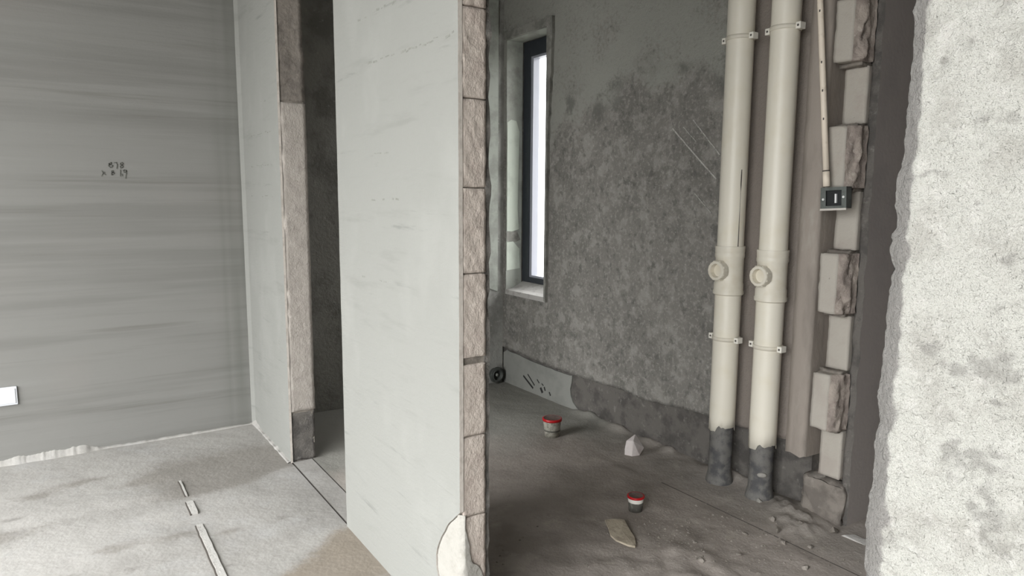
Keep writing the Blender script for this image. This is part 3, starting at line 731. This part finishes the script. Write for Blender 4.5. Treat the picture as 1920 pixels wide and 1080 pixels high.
# ------------------------------------------------------------------ the two drain pipes
def drain_pipe(X, Y, zc, ztear, seed, label):
    t = empty('drain_pipe', (X, Y, 0)); tag(t, label, 'pipe', 'beige drain pipes in the bathroom corner')
    R = 0.055
    seg = 40
    # main tube with a torn lower rim
    zs_ = [None] + frange(0.30, HC, 0.35)
    V, Fc = [], []
    for k, z in enumerate(zs_):
        for i in range(seg):
            a = 2 * math.pi * i / seg
            if z is None:
                n = noise.noise(Vector((math.cos(a) * 2.5 + seed, math.sin(a) * 2.5, seed)))
                zz = ztear + 0.010 * n
                if math.cos(a - 4.35) > 0.55: zz += 0.018 + 0.024 * abs(noise.noise(Vector((a * 6, seed, 1)))) * (1 if i % 2 else 0.4)
            else: zz = z
            V.append((R * math.cos(a), R * math.sin(a), zz))
    n = len(zs_)
    for k in range(n - 1):
        for i in range(seg):
            j = (i + 1) % seg
            Fc.append((k * seg + i, k * seg + j, (k + 1) * seg + j, (k + 1) * seg + i))
    # inner wall of the tear
    s = len(V)
    for i in range(seg): v = V[i]; V.append((v[0] * 0.95, v[1] * 0.95, v[2]))
    for i in range(seg): v = V[i]; V.append((v[0] * 0.95, v[1] * 0.95, v[2] + 0.1))
    for i in range(seg):
        j = (i + 1) % seg
        Fc.append((i, s + i, s + j, j)); Fc.append((s + i, s + seg + i, s + seg + j, s + j))
    obj('tube', V, Fc, 'pvc', t, True)
    # inspection tee: upper socket, body, lower socket with two beads
    prof = [(R + .001, zc + .102), (R + .0065, zc + .102), (R + .0072, zc + .096), (R + .0062, zc + .088), (R + .0062, zc + .078), (R + .0055, zc + .076), (R + .0055, zc + .070), (R + .0062, zc + .068), (R + .0062, zc + .056),
            (R + .0035, zc + .050), (R + .0035, zc - .054), (R + .0062, zc - .058), (R + .0062, zc - .086), (R + .0085, zc - .090), (R + .0085, zc - .102), (R + .004, zc - .106), (R + .001, zc - .106)]
    tee = obj('inspection_tee', *lathe(prof, seg), 'pvc_fitting', t, True)
    e = tee.modifiers.new('edges', 'EDGE_SPLIT'); e.split_angle = math.radians(40)
    # branch and screw cap, pointing into the room (-X)
    obj('branch', *lathe([(.030, 0.02), (.030, .070)], 28, (0, 0, zc), 'x'), 'pvc_fitting', t, True)
    capv = lathe([(.034, .052), (.0405, .054), (.0415, .060), (.0415, .084), (.0395, .088), (.030, .088), (.0285, .086), (.0275, .064), (.0, .064)], 16, (0, 0, zc), 'x')
    cap = obj('screw_cap', *capv, 'pvc_fitting', t)
    for i in range(8):
        a = 2 * math.pi * (i + .5) / 8
        rib = box(-.082, -.058, -.004, .004, .040, .0435)
        ca, sa = math.cos(a), math.sin(a)
        obj('grip_rib', [(v[0], v[1] * ca - v[2] * sa, zc + v[1] * sa + v[2] * ca) for v in rib[0]], rib[1], 'pvc_fitting', cap)
    # pipe clips with bolted lugs
    for zk in (1.890, 0.648):
        cl = obj('pipe_clip', *lathe([(R - .001, zk - .0085), (R + .0035, zk - .0085), (R + .004, zk), (R + .0035, zk + .0085), (R - .001, zk + .0085)], seg), 'pvc_clip' if False else 'pvc_fitting', t, True)
        for sgn in (-1, 1):
            y = sgn * (R + 0.0125)
            bevel(obj('lug', *box(-.021, .012, y - .0105, y + .0105, zk - .0125, zk + .0125), 'pvc_clip', cl), 0.002)
            obj('lug_bolt', *lathe([(.0, .0218), (.0045, .0218), (.0045, .012)], 8, (0, y, zk), 'x'), 'groove', cl)
        obj('clip_stand', *tube([(R - 0.002, 0, zk), (XW - X - 0.012, 0, zk)], 0.006, 8), 'pvc_fitting', cl)
    # cement-smeared riser below the tear
    V, Fc = grid(frange(-0.01, 0.34, 0.02), range(25), lambda z, i: (
        (0.0485 + 0.003 * noise.noise(Vector((math.cos(i * .2618) * 2, math.sin(i * .2618) * 2, z * 9 + seed))) + 0.010 * (1 - sst(0, 0.06, z))) * math.cos(i * .2618),
        (0.0485 + 0.003 * noise.noise(Vector((math.cos(i * .2618) * 2, math.sin(i * .2618) * 2, z * 9 + seed))) + 0.010 * (1 - sst(0, 0.06, z))) * math.sin(i * .2618), z))
    fix(obj('cemented_riser', V, Fc, 'pipe_cemented', t, True))
    return t
p1 = drain_pipe(2.392, 1.933, 0.943, 0.238, 1.0, 'left drain pipe with a long slit above its inspection cap')
p2 = drain_pipe(2.398, 1.727, 0.940, 0.222, 9.0, 'right drain pipe with torn lower end, between left pipe and toothed wall')
# slit in the film of the first pipe, facing the room slightly to the right
a = math.radians(252)
sl = []
for z, w in ((1.362, .0018), (1.34, .0026), (1.30, .0024), (1.27, .0008), (1.20, .0008), (1.15, .0014), (1.045, .0022)):
    sl.append([(0.0556 * math.cos(a + s * w / 0.055), 0.0556 * math.sin(a + s * w / 0.055), z) for s in (-1, 1)])
obj('film_slit', [p for r in sl for p in r], [(2 * i, 2 * i + 1, 2 * i + 3, 2 * i + 2) for i in range(len(sl) - 1)], 'groove', p1)
bl = bmesh.new(); bmesh.ops.create_icosphere(bl, subdivisions=2, radius=1.0)
V = [(v.co.x * 0.006, v.co.y * 0.020, v.co.z * 0.011) for v in bl.verts]; Fc = [tuple(v.index for v in f.verts) for f in bl.faces]; bl.free()
ab = math.radians(222)
obj('plaster_dab', [(v[0] * math.cos(ab) - v[1] * math.sin(ab) + 0.051 * math.cos(ab), v[0] * math.sin(ab) + v[1] * math.cos(ab) + 0.051 * math.sin(ab), v[2] + 0.118) for v in V], Fc, 'white_plaster', p2, True)

# ------------------------------------------------------------------ electrical conduit and its box, leaning in front of the stub
cd = empty('electrical_conduit', (2.33, 1.4715, 1.290)); tag(cd, 'thin cream conduit hanging down to the small junction box', 'conduit')
top = Vector((2.33, 1.5432, 1.9465)); bot = Vector((2.33, 1.4715, 1.290)); d = (top - bot).normalized()
L_ = (HC - bot.z) / d.z
obj('conduit_tube', *tube([tuple(d * 0.055), tuple(d * 0.3), tuple(d * 0.7), tuple(d * L_)], 0.0105, 16), 'conduit_pvc', cd, True)
obj('conduit_coupler', *tube([(0, 0, 0), tuple(d * 0.055)], 0.0122, 16), 'conduit_pvc', cd, True)
obj('joint_ring', *tube([tuple(d * 0.053), tuple(d * 0.057)], 0.0126, 16), 'groove', cd, True)
for k, s in enumerate((0.24, 0.34, 0.44, 0.62)):
    p = d * s + Vector((-0.0098, -0.003, 0))
    obj('stain_dot', *shift(box(-.001, .001, -.002, .002, -.004, .004), tuple(p)), 'groove', cd)
jb = empty('junction_box', (2.365, 1.442, 1.211)); tag(jb, 'small dark grey junction box with black opening under the cream conduit', 'junction box')
jb.rotation_euler = (math.radians(-3.0), 0, math.radians(4))
w, h = 0.047, 0.076
body = join(box(-.036, .0, -w, -w + .004, 0, h), box(-.036, .0, w - .004, w, 0, h), box(-.036, .0, -w, w, 0, .004), box(-.036, .0, -w, w, h - .004, h), box(-.004, 0, -w, w, 0, h))
obj('shell', *body, 'box_steel', jb)
obj('face_rim', *join(box(-.038, -.034, -w, -w + .017, 0, h), box(-.038, -.034, w - .019, w, 0, h), box(-.038, -.034, -w + .017, w - .019, 0, .010), box(-.038, -.034, -w + .017, w - .019, h - .011, h)), 'box_steel', jb)
obj('dark_inside', *box(-.028, -.004, -w + .004, w - .004, .004, h - .004), 'box_black', jb)
obj('terminal_bar', *box(-.036, -.028, -.010, -.004, .020, .052), 'metal_bright', jb)
for y, z in ((-w + .010, .040), (w - .010, .034)):
    obj('screw', *lathe([(.0, .0405), (.004, .0405), (.0045, .038)], 10, (0, y, z), 'x'), 'metal_bright', jb)
obj('lower_lip', *box(-.040, -.030, -w - .001, w + .001, -.006, .001), 'lip_white', jb)

# ------------------------------------------------------------------ wall plate on the living room wall
sp = empty('socket_plate', (-0.230, YB, 0.280)); tag(sp, 'blank white plastic socket plate low on the grey wall', 'socket')
bevel(obj('plate', *box(-.043, .043, -.009, 0, 0, .086), 'plastic_white', sp), 0.003, 3)
bevel(obj('cover', *box(-.036, .036, -.0125, -.008, .008, .078), 'plastic_white', sp), 0.003, 3)

# ------------------------------------------------------------------ drain outlet in the far corner
do = empty('drain_outlet', (2.409, YB, 0.0)); tag(do, 'round dark drain outlet low in the far bathroom corner', 'drain')
obj('pipe_end', *lathe([(.040, -0.002), (.040, .055), (.034, .055), (.034, .020), (0, .020)], 28, (0, 0, .062), 'y'), 'drain_dark', do, True)
obj('flange', *lathe([(.041, .036), (.054, .036), (.054, .046), (.041, .046)], 28, (0, 0, .062), 'y'), 'drain_dark', do, True)
obj('plug_knob', *lathe([(0, .040), (.010, .040), (.012, .020)], 14, (0, 0, .062), 'y'), 'render_green', do, True)

# ------------------------------------------------------------------ small tubs on the bathroom floor
def tub(x, y, rt, rb, hh, label, two_tone):
    t = empty('plastic_tub', (x, y, bath(x, y) if x < TX else strip_h(x, y))); tag(t, label, 'tub', 'red-lidded tubs on the bathroom floor')
    if two_tone:
        obj('upper_wall', *lathe([(rb + (rt - rb) * .62, hh * .60), (rt * .98, hh * .88)], 32), 'tub_white', t, True)
        obj('lower_wall', *lathe([(0, 0), (rb, 0), (rb + (rt - rb) * .62, hh * .61)], 32), 'tub_grey', t, True)
    else:
        obj('body', *lathe([(0, 0), (rb, 0), (rb + (rt - rb) * .35, hh * .36), (rt * .97, hh * .90)], 32), 'tub_wall', t, True)
        obj('splash_band', *lathe([(rb + (rt - rb) * .30 + .0015, hh * .30), (rb + (rt - rb) * .36 + .0015, hh * .40)], 32), 'tub_grey', t, True)
    lid = obj('lid', *lathe([(rt * .98, hh * .86), (rt + .002, hh * .865), (rt + .0025, hh * .985), (rt - .001, hh), (rt - .004, hh)], 36), 'red_plastic', t, True)
    obj('lid_top', *lathe([(rt - .003, hh * .996), (rt - .008, hh * .97), (0, hh * .97)], 36), 'dust', lid, True)
    return t
tub(2.115, 2.80, .049, .038, .098, 'larger tub with red lid by the far wall, cement-splashed body', False)
tub(1.875, 1.92, .0325, .027, .064, 'smaller red-lidded tub with white band, in front of the pipes', True)

# ------------------------------------------------------------------ broken pieces lying on the floor
def lump(name, loc, pts, material_, label, cat, group=None, rot=0.0):
    bm = bmesh.new()
    for p in pts: bm.verts.new(p)
    bmesh.ops.convex_hull(bm, input=bm.verts)
    me = bpy.data.meshes.new(name); bm.to_mesh(me); bm.free()
    me.materials.append(M[material_])
    o = bpy.data.objects.new(name, me); C.objects.link(o); o.location = loc; o.rotation_euler = (0, 0, rot)
    bevel(o, 0.0025, 2)
    return tag(o, label, cat, group)
# x: right in the picture, y: away, z: up (turned to face the opening)
lump('plaster_chunk', (2.300, 2.375, strip_h(2.30, 2.375) - .002), [(-.050, -.01, 0), (-.018, -.03, 0), (.022, -.024, .004), (.05, .012, .030), (.046, .02, .034), (-.042, 0, .070), (-.012, -.026, .078), (.006, .02, .098), (-.030, .03, 0), (.03, .04, 0), (-.050, -.008, .03)],
     'chunk_white', 'white faceted plaster chunk on the floor at the foot of the window wall', 'chunk', rot=-0.58)
sh = [(1.678, 1.880), (1.708, 1.870), (1.742, 1.842), (1.722, 1.795), (1.696, 1.735), (1.668, 1.700), (1.655, 1.690), (1.640, 1.712), (1.622, 1.755), (1.628, 1.790), (1.655, 1.835)]
cxs, cys = 1.68, 1.79
def bend(p): return 0.010 + 0.10 * (p[1] - cys) + 0.006 * noise.noise(Vector((p[0] * 20, p[1] * 20, 0)))
zb = max(bath(*p) for p in sh)
V = [(p[0] - cxs, p[1] - cys, bend(p)) for p in sh] + [(p[0] - cxs, p[1] - cys, bend(p) - 0.007) for p in sh]
V += [(0, 0, bend((cxs, cys))), (0, 0, bend((cxs, cys)) - 0.007)]
n = len(sh); Fc = []
for i in range(n):
    j = (i + 1) % n
    Fc += [(i, i + n, j + n, j), (i, j, 2 * n), (i + n, 2 * n + 1, j + n)]
so = fix(obj('plaster_shard', V, Fc, 'shard_tan')); so.location = (cxs, cys, zb - min(v[2] for v in V))
tag(so, 'flat tan curved shard lying before the smaller red-lidded tub', 'shard')

def stone_pts(r, seed, flat=0.6):
    rnd = random.Random(seed)
    out = []
    for i in range(14):
        v = Vector((rnd.gauss(0, 1), rnd.gauss(0, 1), rnd.gauss(0, 1))).normalized() * r * rnd.uniform(.75, 1.1)
        out.append((v.x, v.y, max(-0.35 * r, v.z * flat)))
    mz = min(p[2] for p in out)
    return [(p[0], p[1], p[2] - mz) for p in out]
def zf(x, y): return (bath(x, y) if x < TX else strip_h(x, y)) - 0.001
lump('plaster_crumb', (2.352, 1.690, zf(2.365, 1.722)), stone_pts(.017, 3), 'white_plaster', 'white plaster crumb at the foot of the right drain pipe', 'crumb')
lump('pebble', (2.369, 1.425 - .05, zf(2.369, 1.375)), stone_pts(.020, 5, .9), 'rubble', 'round grey pebble on the floor before the toothed wall', 'pebble')
lump('plaster_sliver', (2.395, 1.300, zf(2.395, 1.30)), [(-.02, .055, 0), (.02, .03, 0), (.03, -.05, 0), (-.015, -.06, 0), (-.015, .04, .008), (.015, .02, .010), (.02, -.045, .008)], 'filler_white', 'flat pale plaster sliver beside the rough concrete edge', 'sliver')
spots = [(2.20, 1.50, .020), (2.26, 1.56, .017), (2.14, 1.43, .014), (2.30, 1.47, .015), (2.08, 1.55, .013), (2.20, 1.36, .013), (1.86, 1.60, .013), (1.78, 1.50, .016), (1.93, 1.46, .012), (1.60, 1.42, .015), (1.48, 1.50, .012), (2.05, 1.28, .014), (1.70, 1.36, .016)]
for i, (x, y, r) in enumerate(spots):
    lump('rubble_stone', (x, y, zf(x, y)), stone_pts(r, 20 + i, .7), 'rubble', 'small angular grey rubble stone on the dusty bathroom floor', 'stone', 'rubble stones on the bathroom floor', rot=i * 1.3)
# uncountable crumbs and grit
rnd = random.Random(11); V, Fc = [], []
for i in range(1100):
    m = i % 4
    if m == 0: x, y = rnd.gauss(1.55, .28), rnd.gauss(1.4, .22)
    elif m == 1: x, y = rnd.gauss(2.15, .13), rnd.gauss(1.5, .14)
    elif m == 2: x, y = rnd.uniform(1.0, 2.4), rnd.uniform(1.0, 2.1)
    else: x, y = rnd.gauss(1.85, .12), rnd.gauss(1.72, .12)
    if not (0.99 < x < 2.30 and 0.6 < y < 3.7): continue
    r = 0.002 + 0.006 * rnd.random() ** 3
    z = zf(x, y)
    s = len(V)
    for k in range(4):
        t = k * math.pi / 2 + rnd.random()
        V.append((x + r * math.cos(t) * rnd.uniform(.7, 1.3), y + r * math.sin(t) * rnd.uniform(.7, 1.3), z))
    V.append((x + rnd.uniform(-.3, .3) * r, y + rnd.uniform(-.3, .3) * r, z + r * rnd.uniform(.5, 1.0)))
    Fc += [(s, s + 1, s + 4), (s + 1, s + 2, s + 4), (s + 2, s + 3, s + 4), (s + 3, s, s + 4)]
tag(obj('floor_grit', V, Fc, 'rubble'), 'loose grit and mortar crumbs strewn over the bathroom floor', 'grit', kind='stuff')
